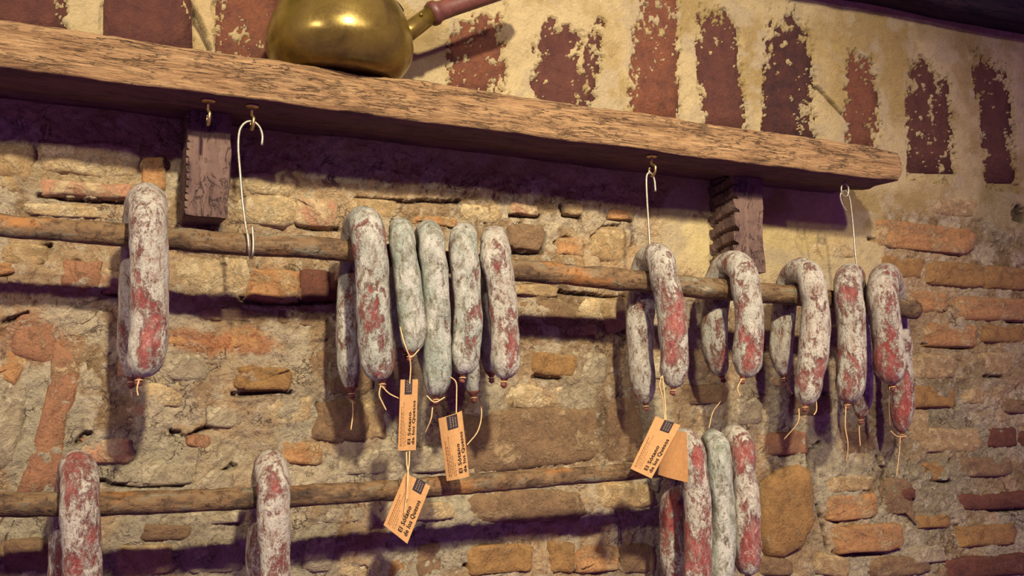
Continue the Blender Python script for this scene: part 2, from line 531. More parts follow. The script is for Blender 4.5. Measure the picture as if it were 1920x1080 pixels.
# bricks and stones of the rubble wall: px cx, cy, w, h, angle, material, proud (mm)
STONES = [
    (165, 300, 190, 62, 3, 'cream', 5), (30, 305, 70, 66, 4, 'tan', 5), (288, 328, 46, 62, 0, 'orange', 4),
    (165, 356, 182, 30, 3, 'pink', 8), (18, 345, 38, 34, 10, 'tan', 6), (120, 395, 150, 24, 3, 'cream', 4),
    (45, 478, 92, 40, 2, 'tan', 6), (10, 504, 36, 24, -8, 'orange', 7), (152, 520, 84, 70, 4, 'rust', 6),
    (212, 528, 50, 48, 0, 'pink', 6), (398, 518, 142, 78, 2, 'cream', 4), (512, 536, 98, 60, 4, 'orange', 3),
    (598, 534, 72, 62, 2, 'dark', 5), (362, 628, 98, 44, 2, 'orange', 4), (474, 636, 88, 42, 3, 'orange', 5),  # first brick: dark tone has the sausage group's cast shade painted in
    (500, 395, 110, 56, 3, 'cream', 4), (592, 398, 78, 50, 3, 'pink', 4), (505, 345, 100, 44, 4, 'cream', 3),
    (66, 636, 84, 84, 12, 'rust', 4), (22, 690, 44, 60, 30, 'orange', 3), (492, 712, 112, 44, 1, 'ochre', 9),
    (228, 782, 90, 48, 2, 'pink', 4), (200, 845, 98, 48, 2, 'pink', 5), (372, 828, 44, 26, 5, 'rust', 5),
    (558, 850, 88, 44, 2, 'orange', 5), (300, 740, 96, 50, -4, 'cream', 4), (345, 690, 100, 48, 3, 'grey', 5),
    (420, 780, 70, 44, -3, 'grey', 5), (640, 700, 120, 92, -4, 'brown', 6), (680, 786, 96, 74, 4, 'tan', 6),
    (300, 890, 130, 44, 0, 'grey', 4), (408, 900, 66, 40, 5, 'grey', 5), (620, 800, 70, 60, 10, 'brown', 5),
    (700, 330 + 60, 90, 36, 4, 'tan', 4), (814, 414, 84, 20, 4, 'orange', 5), (900, 400, 80, 34, 5, 'cream', 4),
    (982, 393, 60, 20, 4, 'pink', 6), (984, 446, 72, 50, 4, 'brown', 10), (1074, 394, 36, 22, 6, 'tan', 6),
    (1162, 402, 48, 20, 4, 'orange', 6), (1068, 462, 56, 36, 5, 'orange', 6), (1142, 458, 70, 64, 5, 'tan', 6),
    (1026, 588, 104, 48, 3, 'brown', 5), (1120, 580, 70, 44, 4, 'cream', 4), (1040, 684, 86, 44, 3, 'ochre', 6),
    (1112, 690, 52, 60, 2, 'grey', 5), (1152, 590, 54, 66, -12, 'tan', 10), (1000, 545, 90, 24, 4, 'tan', 4),
    (860, 560, 90, 50, 4, 'tan', 4), (1000, 742, 110, 46, 2, 'cream', 4), (720, 500, 90, 40, 4, 'tan', 4),
    (990, 822, 270, 112, -3, 'brown', 7), (1168, 800, 70, 136, -2, 'brown', 8), (700, 866, 130, 48, -3, 'grey', 4),
    (800, 862, 90, 50, -3, 'grey', 4), (990, 950, 222, 58, -2, 'brown', 6), (1170, 930, 110, 50, -2, 'tan', 5),
    (800, 960, 110, 34, -3, 'cream', 5), (640, 965, 90, 30, -3, 'grey', 4), (380, 972, 150, 26, -2, 'grey', 4),
    (935, 1048, 128, 58, -4, 'ochre', 9), (1053, 1045, 48, 62, -3, 'ochre', 6), (1120, 1050, 82, 46, -6, 'orange', 6),
    (1196, 1046, 68, 60, -4, 'brown', 6), (748, 1058, 50, 62, 3, 'ochre', 6), (802, 1050, 56, 66, -4, 'brown', 6),
    (665, 1056, 62, 58, 0, 'cream', 5), (600, 1040, 60, 70, 5, 'grey', 5), (400, 1045, 120, 60, -3, 'grey', 5),
    (270, 1050, 110, 60, -3, 'tan', 5), (50, 1040, 90, 60, 0, 'brown', 5), (310, 998, 100, 30, -2, 'brown', 4),
    (1594, 950, 98, 48, -5, 'orange', 10), (1626, 1008, 132, 56, -4, 'orange', 13), (1590, 908, 92, 32, -4, 'tan', 6),
    (1682, 930, 62, 66, 3, 'brown', 5), (1698, 928, 30, 24, -4, 'dark', 7), (1748, 884, 54, 36, -3, 'ochre', 6),
    (1846, 876, 110, 38, -3, 'brown', 6), (1872, 938, 150, 34, -3, 'dark', 8), (1878, 820, 54, 40, -2, 'dark', 7),
    (1930, 822, 40, 30, -2, 'dark', 5), (1850, 1004, 110, 42, -4, 'ochre', 7), (1750, 978, 62, 26, -4, 'ochre', 6),
    (1850, 1062, 160, 42, -4, 'dark', 7), (1475, 832, 92, 46, -3, 'rust', 7), (1520, 760, 90, 40, -2, 'brown', 5),
    (1600, 830, 90, 44, -2, 'brown', 5), (1560, 1062, 70, 40, 10, 'tan', 6), (1690, 1062, 110, 38, -6, 'brown', 6),
    (1740, 1040, 70, 34, -4, 'grey', 5), (1452, 1062, 70, 36, 3, 'brown', 5),
    (1728, 446, 200, 50, 6, 'orange', 9), (1686, 502, 92, 42, 4, 'ochre', 5), (1792, 516, 116, 44, 4, 'ochre', 5),
    (1886, 522, 92, 42, 3, 'ochre', 5), (1738, 566, 76, 40, 2, 'orange', 7), (1860, 580, 142, 42, 2, 'orange', 7),
    (1784, 628, 98, 44, 3, 'orange', 6), (1880, 626, 80, 34, 2, 'ochre', 5), (1752, 688, 90, 46, 1, 'tan', 5),
    (1870, 682, 84, 42, 1, 'tan', 6), (1746, 744, 92, 44, 0, 'ochre', 4), (1842, 740, 76, 40, 0, 'tan', 5),
    (1905, 762, 52, 26, 0, 'brown', 6), (1780, 826, 120, 48, -1, 'tan', 5), (1720, 800, 40, 60, 0, 'tan', 4),
    (1660, 560, 70, 40, 3, 'tan', 4), (1480, 700, 70, 50, 0, 'tan', 4), (1780, 388, 110, 36, 4, 'tan', 4),
    (1560, 470, 90, 30, 4, 'cream', 4), (1090, 510 + 110, 60, 22, 3, 'tan', 5), (1320, 740, 90, 40, 0, 'brown', 5),
    (1240, 690, 70, 44, 0, 'grey', 4), (1400, 770, 60, 50, 0, 'grey', 5), (430, 590, 120, 24, 3, 'tan', 4),
    (250, 590, 120, 36, 3, 'pink', 4), (100, 575, 130, 40, 4, 'brown', 4), (560, 595, 90, 34, 3, 'brown', 4),
    (540, 770, 90, 60, 4, 'cream', 5), (170, 705, 44, 60, -6, 'grey', 5), (250, 690, 66, 44, 4, 'pink', 5),
]
POLYS = [  # hand-shaped pieces: px outline, material, proud
    ([(104, 640), (140, 652), (150, 690), (144, 745), (124, 792), (118, 860), (112, 918), (34, 918), (56, 850), (72, 792), (92, 720), (96, 680)], 'rust', 5),
    ([(1428, 905), (1455, 880), (1490, 868), (1512, 880), (1520, 930), (1518, 985), (1500, 1025), (1465, 1046), (1436, 1040), (1424, 985)], 'ochre', 16),
    ([(596, 756), (640, 742), (690, 752), (700, 790), (680, 830), (630, 824), (604, 800)], 'brown', 8),
    ([(0, 700), (30, 690), (52, 730), (40, 800), (20, 870), (-30, 880), (-40, 760)], 'grey', 5),
    ([(1655, 960), (1700, 965), (1716, 985), (1712, 960), (1700, 940), (1660, 938)], 'brown', 4),
]
CRACKS = [
    [(73, 363), (150, 373), (240, 379)], [(0, 512), (26, 507)], [(126, 525), (138, 508), (146, 492)], [(196, 546), (228, 551)],
    [(437, 736), (490, 738), (545, 734)], [(596, 758), (606, 790), (612, 806)], [(628, 782), (648, 772)],
    [(1625, 449), (1680, 459), (1740, 468), (1800, 478)], [(948, 471), (985, 476), (1016, 473), (1021, 440)], [(956, 404), (1010, 404)],
    [(1050, 385), (1056, 403), (1088, 407)], [(1140, 411), (1186, 414)], [(1040, 458), (1058, 448), (1092, 464)],
    [(1108, 448), (1130, 428), (1158, 424)], [(1112, 470), (1150, 462), (1174, 452)], [(560, 420), (600, 428), (636, 431)],
    [(450, 562), (500, 569), (570, 566), (630, 564)], [(985, 536), (1040, 548), (1110, 556), (1172, 560)], [(1000, 704), (1050, 708)],
    [(1548, 972), (1572, 980)], [(1562, 1034), (1600, 1040), (1660, 1036)], [(1732, 646), (1780, 652), (1826, 652)],
    [(1888, 604), (1920, 606)], [(870, 1060), (905, 1068), (940, 1066)], [(1080, 1072), (1160, 1050)], [(1515, 880), (1512, 850), (1535, 830)],
    [(1640, 856), (1655, 880), (1648, 930)], [(1450, 840), (1462, 852), (1480, 850)], [(145, 830), (160, 815), (172, 812)],
    [(320, 814), (350, 820), (392, 802)], [(400, 900), (420, 884), (440, 876)], [(1395, 752), (1420, 758)], [(1800, 940), (1860, 956), (1920, 952)],
    [(1840, 704), (1880, 706)], [(1530, 950), (1545, 1000), (1552, 1030)], [(668, 372), (720, 376), (860, 378)], [(10, 600), (40, 592), (54, 586)],
    [(60, 470), (90, 464)], [(290, 905), (340, 908)], [(180, 905), (300, 910)], [(1740, 900), (1780, 902)], [(1508, 142), (1540, 180), (1592, 228)], [(316, -20), (308, 35), (300, 72)], [(352, -10), (366, 40), (392, 92)], [(356, 0), (378, 44), (384, 70)], [(1486, 745), (1545, 742)],
]
HOLES = [(138, 522, 9), (152, 515, 5), (962, 832, 16), (975, 845, 9), (1012, 868, 9), (1908, 400, 22), (1785, 690, 10), (1745, 690, 7),
         (1790, 760, 9), (1860, 733, 9), (318, 740, 10), (1706, 580, 4), (1775, 864, 6), (305, 742, 6), (1665, 905, 9), (680, 1068, 12)]

GS = 0.0019
gx = np.concatenate([np.linspace(-0.75, -0.10, 28)[:-1], np.arange(-0.10, 1.60, GS), np.linspace(1.60, 2.4, 30)[1:]])
gz = np.concatenate([np.linspace(-0.8, -0.34, 20)[:-1], np.arange(-0.34, 0.76, GS), np.linspace(0.76, 1.3, 20)[1:]])
GX, GZ = np.meshgrid(gx, gz)
X, Z = GX.ravel(), GZ.ravel()
P3 = np.stack([X, np.zeros_like(X), Z], axis=1)

big = fbm(P3, 7, 3, 1)
med = fbm(P3, 26, 4, 2)
fin = fbm(P3, 110, 4, 3, 0.65)
# where the smooth plaster coat is: above the shelf, and on the right part below it
zt = shelf_top(0.5) + 0 * X
plz = smooth(-0.035, 0.02, Z - (shelf_bot(0.0) + (shelf_bot(1.0) - shelf_bot(0.0)) * X) + 0.02 * big)
pa, pb, pc = P(1290, 420, 0), P(1600, 420, 0), P(1400, 520, 0)
plz2 = smooth(pa.x - 0.07, pa.x - 0.02, X + 0.02 * med) * smooth(pc.z - 0.03, pc.z + 0.03, Z + 0.03 * med)
plz3 = smooth(pb.x + 0.03, pb.x + 0.12, X + 0.03 * med) * smooth(P(1700, 420, 0).z - 0.01, P(1700, 380, 0).z, Z + 0.02 * med)
plaster = np.clip(np.maximum(np.maximum(plz, plz2 * (X < pb.x + 0.06)), plz3), 0, 1)

Hh = (1 - plaster) * (0.006 * big + 0.0066 * med + 0.0056 * fin + 0.0012) + plaster * (0.0022 * big + 0.0014 * med + 0.0007 * fin + 0.0035)

# ragged flaking of plaster over the upright bricks
flake = np.zeros_like(X)
f1 = fbm(P3 * np.array([1.0, 1.0, 0.75]), 95, 4, 5, 0.8)
f2 = fbm(P3 * np.array([1.0, 1.0, 0.6]), 26, 3, 6, 0.6)
bars_world = []
for (a0, a1, b0, b1, y0, y1, mt, loss) in BARS:
    c = [P(a0, y0, 0), P(a1, y0, 0), P(b1, y1, 0), P(b0, y1, 0)]
    bars_world.append((c, mt))
    tz = (Z - c[3].z) / (c[0].z - c[3].z)
    xl = c[3].x + (c[0].x - c[3].x) * tz
    xr = c[2].x + (c[1].x - c[2].x) * tz
    w = xr - xl
    e = np.minimum(np.minimum(X - xl, xr - X), np.minimum(Z - c[3].z + 0.005, (c[0].z - Z) * 0.55))
    s = e / 0.012
    s = np.clip(s, -1.3, 0.8) + 2.6 * f1 + 1.5 * f2 + loss * 2.4 - 0.12 - 0.8 * smooth(0.55, 1.0, tz)
    inside = (e > -0.010)
    fl = smooth(-0.10, 0.25, s) * inside
    flake = np.maximum(flake, fl)
Hh = Hh - flake * 0.0068

# cracks and holes
crk = np.zeros_like(X)
for pl in CRACKS:
    pts = [P(a, b, 0) for a, b in pl]
    for a, b in zip(pts[:-1], pts[1:]):
        ax, az, bx, bz = a.x, a.z, b.x, b.z
        sel = np.where((X > min(ax, bx) - .02) & (X < max(ax, bx) + .02) & (Z > min(az, bz) - .02) & (Z < max(az, bz) + .02))[0]
        xs = X[sel] + 0.004 * med[sel]
        zs = Z[sel] + 0.005 * med[sel] + 0.003 * fin[sel]
        L2 = (bx - ax) ** 2 + (bz - az) ** 2
        t = np.clip(((xs - ax) * (bx - ax) + (zs - az) * (bz - az)) / L2, 0, 1)
        dd = np.hypot(xs - ax - t * (bx - ax), zs - az - t * (bz - az))
        crk[sel] = np.maximum(crk[sel], 1 - smooth(0.0008, 0.0042, dd))
for (a, b, r) in HOLES:
    c = P(a, b, 0)
    rr = r * MPP(a, b, 0)
    dd = np.hypot(X - c.x, Z - c.z) + 0.35 * rr * fin + 0.3 * rr * med
    crk = np.maximum(crk, (1 - smooth(0.5 * rr, 1.1 * rr, dd)) * min(1.6, 0.7 + rr / 0.012))
Hh = Hh - 0.011 * crk

# colours of mortar and plaster
c_m1, c_m2, c_m3 = np.array(lin((200, 166, 122))), np.array(lin((166, 136, 96))), np.array(lin((212, 190, 152)))
c_g = np.array(lin((192, 178, 144)))
c_p1, c_p2, c_p3 = np.array(lin((188, 166, 120))), np.array(lin((162, 138, 88))), np.array(lin((176, 156, 118)))
n_a = fbm(P3, 11, 4, 8)
n_b = fbm(P3, 30, 4, 9)
n_c = fbm(P3, 17, 4, 10)


def mixc(a, b, t):
    return a * (1 - t[:, None]) + b * t[:, None]


one = np.ones((len(X), 3))
cm = mixc(one * c_m1, one * c_m2, smooth(0.0, 0.35, n_a))
cm = mixc(cm, one * c_m3, smooth(0.05, 0.35, n_b))
low = smooth(P(500, 600, 0).z, P(500, 800, 0).z, Z)          # lower courses are greyer lime
low = 1 - smooth(P(500, 800, 0).z, P(500, 600, 0).z, Z)
cm = mixc(cm, one * c_g, 0.85 * low * smooth(-0.25, 0.2, n_c))
cp = mixc(one * c_p1, one * c_p2, smooth(-0.05, 0.35, n_a))
cp = mixc(cp, one * c_p3, smooth(0.1, 0.4, n_b))
colr = mixc(cm, cp, plaster)
BLOBS = [  # px, py, rx, ry, colour, strength : stains and washes of the wall, plus cast shade painted dark
    (350, 640, 60, 30, (206, 130, 78), .7), (470, 640, 50, 26, (206, 130, 80), .7), (505, 535, 50, 32, (204, 128, 80), .6),
    (600, 540, 40, 40, (140, 84, 62), .5), (70, 640, 60, 60, (182, 116, 76), .6), (1000, 820, 150, 70, (142, 116, 78), .6),  # first patch paints the middle sausages' cast shade on the wall
    (1180, 800, 60, 90, (120, 100, 74), .5), (640, 700, 70, 90, (134, 112, 82), .5), (720, 870, 130, 40, (204, 190, 156), .6),  # second patch carries that painted cast shade further down
    (370, 860, 130, 50, (200, 184, 146), .5), (60, 780, 50, 90, (196, 182, 146), .4), (800, 960, 90, 30, (208, 192, 150), .6),
    (1480, 950, 70, 100, (150, 118, 70), .4), (1850, 650, 160, 80, (158, 132, 84), .4), (1750, 850, 160, 160, (132, 118, 82), .5),
    (1880, 420, 90, 90, (126, 116, 66), .5), (375, 40, 40, 60, (190, 160, 108), .5), (160, 300, 120, 50, (204, 180, 132), .6),
    (1360, 430, 90, 70, (204, 182, 124), .6), (1500, 440, 90, 50, (190, 164, 104), .5), (1560, 640, 80, 60, (170, 138, 90), .4),
    (900, 30, 60, 60, (186, 166, 116), .4), (1560, 130, 60, 90, (168, 142, 84), .5), (1680, 130, 60, 120, (160, 134, 76), .5),
    (1250, 1060, 200, 40, (150, 130, 96), .5), (300, 1050, 200, 40, (166, 148, 112), .5), (500, 380, 100, 50, (210, 182, 130), .5),
    (1130, 470, 80, 60, (204, 160, 104), .5), (1800, 60, 120, 60, (138, 116, 74), .5), (850, 90, 60, 30, (150, 128, 84), .4),
]
for (a, b, rx, ry, cc, st) in BLOBS:
    c = P(a, b, 0)
    k = MPP(a, b, 0)
    dd = np.hypot((X - c.x) / (rx * k * 1.15), (Z - c.z) / (ry * k)) + 0.45 * n_b + 0.3 * n_c
    colr = mixc(colr, one * np.array(lin(cc)), st * (1 - smooth(0.6, 1.15, dd)))
colr = mixc(colr, one * np.array(lin((58, 42, 32))), 0.75 * np.clip(crk, 0, 1))
colr = np.clip(colr, 0, 1)

nx, nz = len(gx), len(gz)
wv = np.stack([X, -Hh, Z], axis=1)
ii = np.arange(nx * nz).reshape(nz, nx)
quads = np.stack([ii[:-1, :-1], ii[:-1, 1:], ii[1:, 1:], ii[1:, :-1]], axis=-1).reshape(-1, 4)
me = bpy.data.meshes.new('wall_back')
me.vertices.add(len(wv))
me.vertices.foreach_set('co', wv.ravel())
me.loops.add(quads.size)
me.loops.foreach_set('vertex_index', quads.ravel().astype(np.int32))
me.polygons.add(len(quads))
me.polygons.foreach_set('loop_start', np.arange(0, quads.size, 4, dtype=np.int32))
me.polygons.foreach_set('loop_total', np.full(len(quads), 4, dtype=np.int32))
me.polygons.foreach_set('use_smooth', np.ones(len(quads), dtype=bool))
me.update(calc_edges=True)
rb_ = me.attributes.new('Rub', 'FLOAT', 'POINT')
rb_.data.foreach_set('value', (1 - plaster).astype(np.float32))
ca = me.color_attributes.new('Col', 'FLOAT_COLOR', 'POINT')
ca.data.foreach_set('color', np.concatenate([colr, np.ones((len(X), 1))], axis=1).astype(np.float32).ravel())
me.materials.append(M_WALL)
wall = bpy.data.objects.new('wall_back', me)
COL.objects.link(wall)
wall['kind'] = 'structure'
wall['label'] = 'old rubble and brick wall with crumbling cream plaster'


def stone_mesh(name, outline, mat, proud, seed):
    """outline: world (x,z) loop. Embedded block with a bulging rough face."""
    o = np.array(outline, dtype=float)
    n = len(o)
    c = o.mean(axis=0)
    if proud > 0.0060:
        rings = [(1.08, -0.014), (1.02, -0.002), (0.96, 0.55), (0.86, 0.9), (0.62, 1.0), (0.30, 1.0)]
    else:
        rings = [(1.14, -0.010), (1.06, -0.0035), (0.97, 0.10), (0.86, 0.75), (0.62, 1.0), (0.30, 1.0)]
    verts, faces = [], []
    for (s, h) in rings:
        for k in range(n):
            q = c + (o[k] - c) * s
            hh = h if h < 0 else h * proud
            verts.append([q[0], -hh, q[1]])
    verts.append([c[0], -proud, c[1]])
    v = np.array(verts)
    nz_ = fbm(v, 38, 2, seed)
    nz2 = fbm(v, 38, 2, seed + 5.5)
    v[n:, 1] -= (0.0050 * nz_ + 0.0016 * fbm(v, 120, 2, seed + 3))[n:] + 0.0015
    v[:, 0] += 0.002 * nz2
    v[:, 2] += 0.002 * nz_
    R = len(rings)
    for r in range(R - 1):
        for k in range(n):
            k2 = (k + 1) % n
            faces.append((r * n + k, r * n + k2, (r + 1) * n + k2, (r + 1) * n + k))
    for k in range(n):
        faces.append(((R - 1) * n + k, (R - 1) * n + (k + 1) % n, R * n))
    # orient towards the room
    a, b, d = v[faces[-1][0]], v[faces[-1][1]], v[faces[-1][2]]
    if np.cross(b - a, d - a)[1] > 0:
        faces = [tuple(reversed(f)) for f in faces]
    ob = mesh_obj(name, v - 0, faces, mat, None)
    ob.parent = wall
    return ob


sd = 0
for (cx, cy, w, h, ang, mt, proud) in STONES:
    sd += 1
    rr = random.Random(sd)
    n = 22
    out = []
    k = MPP(cx, cy, 0)
    ca_, sa_ = math.cos(math.radians(ang)), math.sin(math.radians(ang))
    ex = 0.26 if mt in ('orange', 'dark', 'pink', 'ochre') else 0.44
    for i in range(n):
        t = 2 * math.pi * (i + rr.uniform(-.25, .25)) / n
        ux = math.copysign(abs(math.cos(t)) ** ex, math.cos(t)) * w / 2 * rr.uniform(.90, 1.02)
        uy = math.copysign(abs(math.sin(t)) ** ex, math.sin(t)) * h / 2 * rr.uniform(.88, 1.05)
        q = P(cx + ux * ca_ - uy * sa_, cy + ux * sa_ + uy * ca_, 0)
        out.append((q.x, q.z))
    stone_mesh('brick' if mt in ('orange', 'dark', 'pink', 'ochre') else 'stone', out, BR[mt], proud * 0.00062 + 0.0005, sd)
for (pl, mt, proud) in POLYS:
    sd += 1
    out = []
    for i in range(len(pl)):
        a, b = pl[i], pl[(i + 1) % len(pl)]
        for t in (0, 0.5):
            q = P(a[0] + (b[0] - a[0]) * t, a[1] + (b[1] - a[1]) * t, 0)
            out.append((q.x, q.z))
    stone_mesh('stone', out, BR[mt], proud * 0.00062 + 0.0005, sd)
for (c, mt) in bars_world:   # upright facing bricks lying just under the plaster coat
    sd += 1
    pts = []
    for i in range(4):
        a, b = c[i], c[(i + 1) % 4]
        for t in (0, .25, .5, .75):
            q = a + (b - a) * t
            pts.append((q.x, q.z))
    o = np.array(pts)
    cc = o.mean(axis=0)
    o = cc + (o - cc) * np.array([1.16, 1.02])
    n = len(o)
    v = [[q[0], 0.012, q[1]] for q in o] + [[q[0], 0.0006, q[1]] for q in o]
    cI = cc + (o - cc) * 0.6
    v += [[q[0], 0.0004, q[1]] for q in cI] + [[cc[0], 0.0004, cc[1]]]
    fs = []
    for r in range(2):
        for k in range(n):
            k2 = (k + 1) % n
            fs.append((r * n + k, (r + 1) * n + k, (r + 1) * n + k2, r * n + k2))
    for k in range(n):
        fs.append((2 * n + k, 3 * n, 2 * n + (k + 1) % n))
    v = np.array(v)
    a, b, d = v[fs[-1][0]], v[fs[-1][1]], v[fs[-1][2]]
    if np.cross(b - a, d - a)[1] > 0:
        fs = [tuple(reversed(f)) for f in fs]
    ob = mesh_obj('brick', v, fs, BR[mt], None)
    ob.parent = wall

# dark beam under the ceiling, running along the wall
bz = P(1920, 66, 0.0)
bz0 = P(1600, 4, 0.0)
kz = (bz.z - bz0.z) / (bz.x - bz0.x)
xs = np.linspace(-0.7, 2.3, 60)
v, f = [], []
prof = [(-0.02, 0.30), (-0.02, 0.0), (0.03, -0.004), (0.055, -0.004), (0.062, 0.006), (0.065, 0.30)]
for x in xs:
    zb = bz.z + kz * (x - bz.x)
    for (d, h) in prof:
        v.append([x, -d, zb + h])
for i in range(len(xs) - 1):
    for k in range(len(prof)):
        k2 = (k + 1) % len(prof)
        f.append((i * 6 + k, i * 6 + k2, (i + 1) * 6 + k2, (i + 1) * 6 + k))
f.append(tuple(range(6)))
f.append(tuple(reversed(range((len(xs) - 1) * 6, len(xs) * 6))))
v = np.array(v)
v[:, 2] += 0.004 * fbm(v, 9, 3, 30)
beam = mesh_obj('ceiling_beam', v, f, M_BEAM)
tag(beam, 'dark ceiling beam above the plaster in the upper right corner', 'beam')


# ------------------------------------------------------------------ shelf
def board(name, x0, x1, dlo, dhi, ztop, zbot, mat, parent, seed, rough=0.003, endrag=0.0, nxs=420, under=None):
    xs = np.linspace(x0, x1, nxs)
    # closed section loop, from top back, top front, bottom front, bottom back
    loop = []
    for t in np.linspace(0, 1, 6):
        loop.append((dlo + (dhi - dlo) * t, 1.0, 0))
    for t in np.linspace(0, 1, 16)[1:]:
        loop.append((dhi, 1.0 - t, 1))
    for t in np.linspace(0, 1, 6)[1:]:
        loop.append((dhi - (dhi - dlo) * t, 0.0, 0))
    n = len(loop)
    V = []
    for x in xs:
        zt_, zb_ = ztop(x), zbot(x)
        for (d, t, fr) in loop:
            V.append([x, -d, zb_ + (zt_ - zb_) * t])
    V = np.array(V)
    stretch = V * np.array([0.25, 1.0, 1.0])
    nz_ = fbm(stretch, 60, 4, seed, 0.6)
    ny_ = fbm(stretch, 75, 4, seed + 3, 0.62)
    nl = fbm(V, 9, 2, seed + 6)
    fr = np.tile(np.array([1.0 if abs(l[0] - dhi) < 1e-6 else 0.35 for l in loop]), len(xs))
    V[:, 1] -= rough * 1.1 * ny_ * fr + 0.002 * nl
    V[:, 2] += rough * 0.75 * nz_ + 0.0018 * nl
    edge = np.tile(np.array([1.0 if (abs(l[0] - dhi) < 1e-6 and l[1] in (0.0, 1.0)) else 0.0 for l in loop]), len(xs))
    V[:, 1] += 0.0035 * edge
    if endrag:
        zz = np.tile(np.array([l[1] for l in loop]), len(xs))
        rag = endrag * fbm(np.stack([np.zeros(len(V)), V[:, 1] * 1.0, V[:, 2]], axis=1), 90, 3, seed + 9)
        w = smooth(x1 - 0.05, x1, V[:, 0])
        V[:, 0] += w * (rag - endrag * 0.7 * np.abs(zz - 0.6))
        V[:, 2] += w * (0.5 - zz) * 0.004
    F = []
    for i in range(len(xs) - 1):
        for k in range(n):
            k2 = (k + 1) % n
            F.append((i * n + k, (i + 1) * n + k, (i + 1) * n + k2, i * n + k2))
    F.append(tuple(range(n)))
    F.append(tuple(reversed(range((len(xs) - 1) * n, len(xs) * n))))
    o = mesh_obj(name, V, F, mat, parent)
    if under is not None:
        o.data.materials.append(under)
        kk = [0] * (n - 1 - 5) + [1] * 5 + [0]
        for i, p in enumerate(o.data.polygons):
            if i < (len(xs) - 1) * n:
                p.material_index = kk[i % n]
    return o


shelf = empty('wall_shelf', (0.5, 0, shelf_bot(0.5)))
tag(shelf, 'long weathered wooden plank shelf fixed across the wall', 'shelf')
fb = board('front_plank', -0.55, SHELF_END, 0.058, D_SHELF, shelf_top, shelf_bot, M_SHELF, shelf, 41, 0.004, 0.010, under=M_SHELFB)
bb = board('back_plank', -0.55, SHELF_END - 0.012, -0.004, 0.0545, lambda x: shelf_top(x) - 0.002, lambda x: shelf_bot(x) + 0.004, M_SHELFB, shelf, 47, 0.003, 0.006, 160)


def bracket(px0, px1, pyb, depth, ridged, label, seed, ramp_amp=0.006):
    a, b = P(px0, pyb, depth), P(px1, pyb, depth)
    x0, x1, z0 = a.x, b.x, min(a.z, b.z)
    z1 = shelf_bot((x0 + x1) / 2) + 0.002
    nzs, npd = 150, 10
    V, F = [], []
    loop = [(x0, -0.012 + (depth + 0.012) * t, 'L') for t in np.linspace(0, 1, npd)] + \
           [(x0 + (x1 - x0) * t, depth, 'F') for t in np.linspace(0, 1, npd)[1:]] + \
           [(x1, depth - (depth + 0.012) * t, 'R') for t in np.linspace(0, 1, npd)[1:]]
    n = len(loop)
    for z in np.linspace(z0, z1, nzs):
        for (x, d, s) in loop:
            V.append([x, -d, z])
    V = np.array(V)
    side = np.array([1.0 if l[2] == 'L' else 0.0 for l in loop])
    side = np.tile(side, nzs)
    # split growth layers on the sawn side
    ph = ((V[:, 2] + V[:, 1] * 0.22) * ridged + 0.4 * fbm(V, 20, 2, seed))
    saw = ph - np.floor(ph)
    V[:, 0] += side * ramp_amp * (1 - smooth(0.0, 0.38, saw) - 0.35 * saw)
    V[:, 0] += 0.0022 * fbm(V, 40, 3, seed + 2)
    V[:, 1] += 0.0030 * fbm(V, 30, 3, seed + 4)
    V[:, 2] += np.where(V[:, 2] < z0 + 0.004, 0.004 * fbm(V, 50, 3, seed + 6), 0)
    for i in range(nzs - 1):
        for k in range(n):
            k2 = (k + 1) % n
            F.append((i * n + k, i * n + k2, (i + 1) * n + k2, (i + 1) * n + k))
    F.append(tuple(reversed(range(n))))
    F.append(tuple(range((nzs - 1) * n, nzs * n)))
    o = mesh_obj('shelf_bracket', V, F, M_BRACKET, smooth_sh=False)
    tag(o, label, 'bracket', 'timber blocks under the shelf')
    return o


bracket(348, 428, 402, 0.062, 120, 'dark timber block under the shelf left of the large wire hook', 51, 0.0035)
bracket(1382, 1434, 507, 0.062, 48, 'split timber block under the shelf with deep ridges on its side', 55, 0.012)


# ------------------------------------------------------------------ rods
def rod(name, pts, rads, d, label, seed):
    path = catmull([tuple(P(a, b, d)) for a, b in pts], 160)
    r = np.interp(np.linspace(0, 1, 160), np.linspace(0, 1, len(rads)), rads)
    knots = 1 + 0.05 * fbm(np.stack([path[:, 0], path[:, 0] * 0, path[:, 0] * 0], axis=1), 14, 3, seed)
    v, f = tube_geo(path, r * knots, 18)
    v[:, 1] += 0.0026 * fbm(v, 40, 4, seed + 1, 0.6)
    v[:, 2] += 0.0026 * fbm(v, 40, 4, seed + 2, 0.6)
    o = mesh_obj(name, v, f, M_ROD)
    tag(o, label, 'rod', 'wooden drying rods')
    return o, path


UP = [(-420, 385), (-200, 404), (0, 423), (150, 434), (315, 447), (470, 459), (630, 468), (800, 488), (975, 507), (1190, 526), (1290, 538), (1440, 550), (1560, 562), (1716, 581)]
LO = [(-420, 948), (-200, 950), (0, 946), (150, 946), (320, 941), (500, 933), (600, 927), (740, 919), (860, 909), (1000, 898), (1200, 883), (1300, 876), (1402, 868)]
upper_rod, UPATH = rod('drying_rod', UP, [0.0112, 0.0115, 0.0124, 0.0132, 0.0138, 0.0140, 0.0142], D_ROD, 'upper lichen-spotted branch rod hung on wire hooks below the shelf', 61)
lower_rod, LPATH = rod('drying_rod', LO, [0.0118, 0.0118, 0.0116, 0.0112, 0.0106, 0.0100], D_ROD, 'lower branch rod near the bottom carrying five sausages', 65)


# ------------------------------------------------------------------ sausages
def string(parent, pts, r=0.00075, mat=None):
    """pts: (px, py, d)"""
    return tube_obj('string', [tuple(P(*p)) for p in pts], r, mat or M_STRING, parent, 22, 6)


S_ROOTS = {}
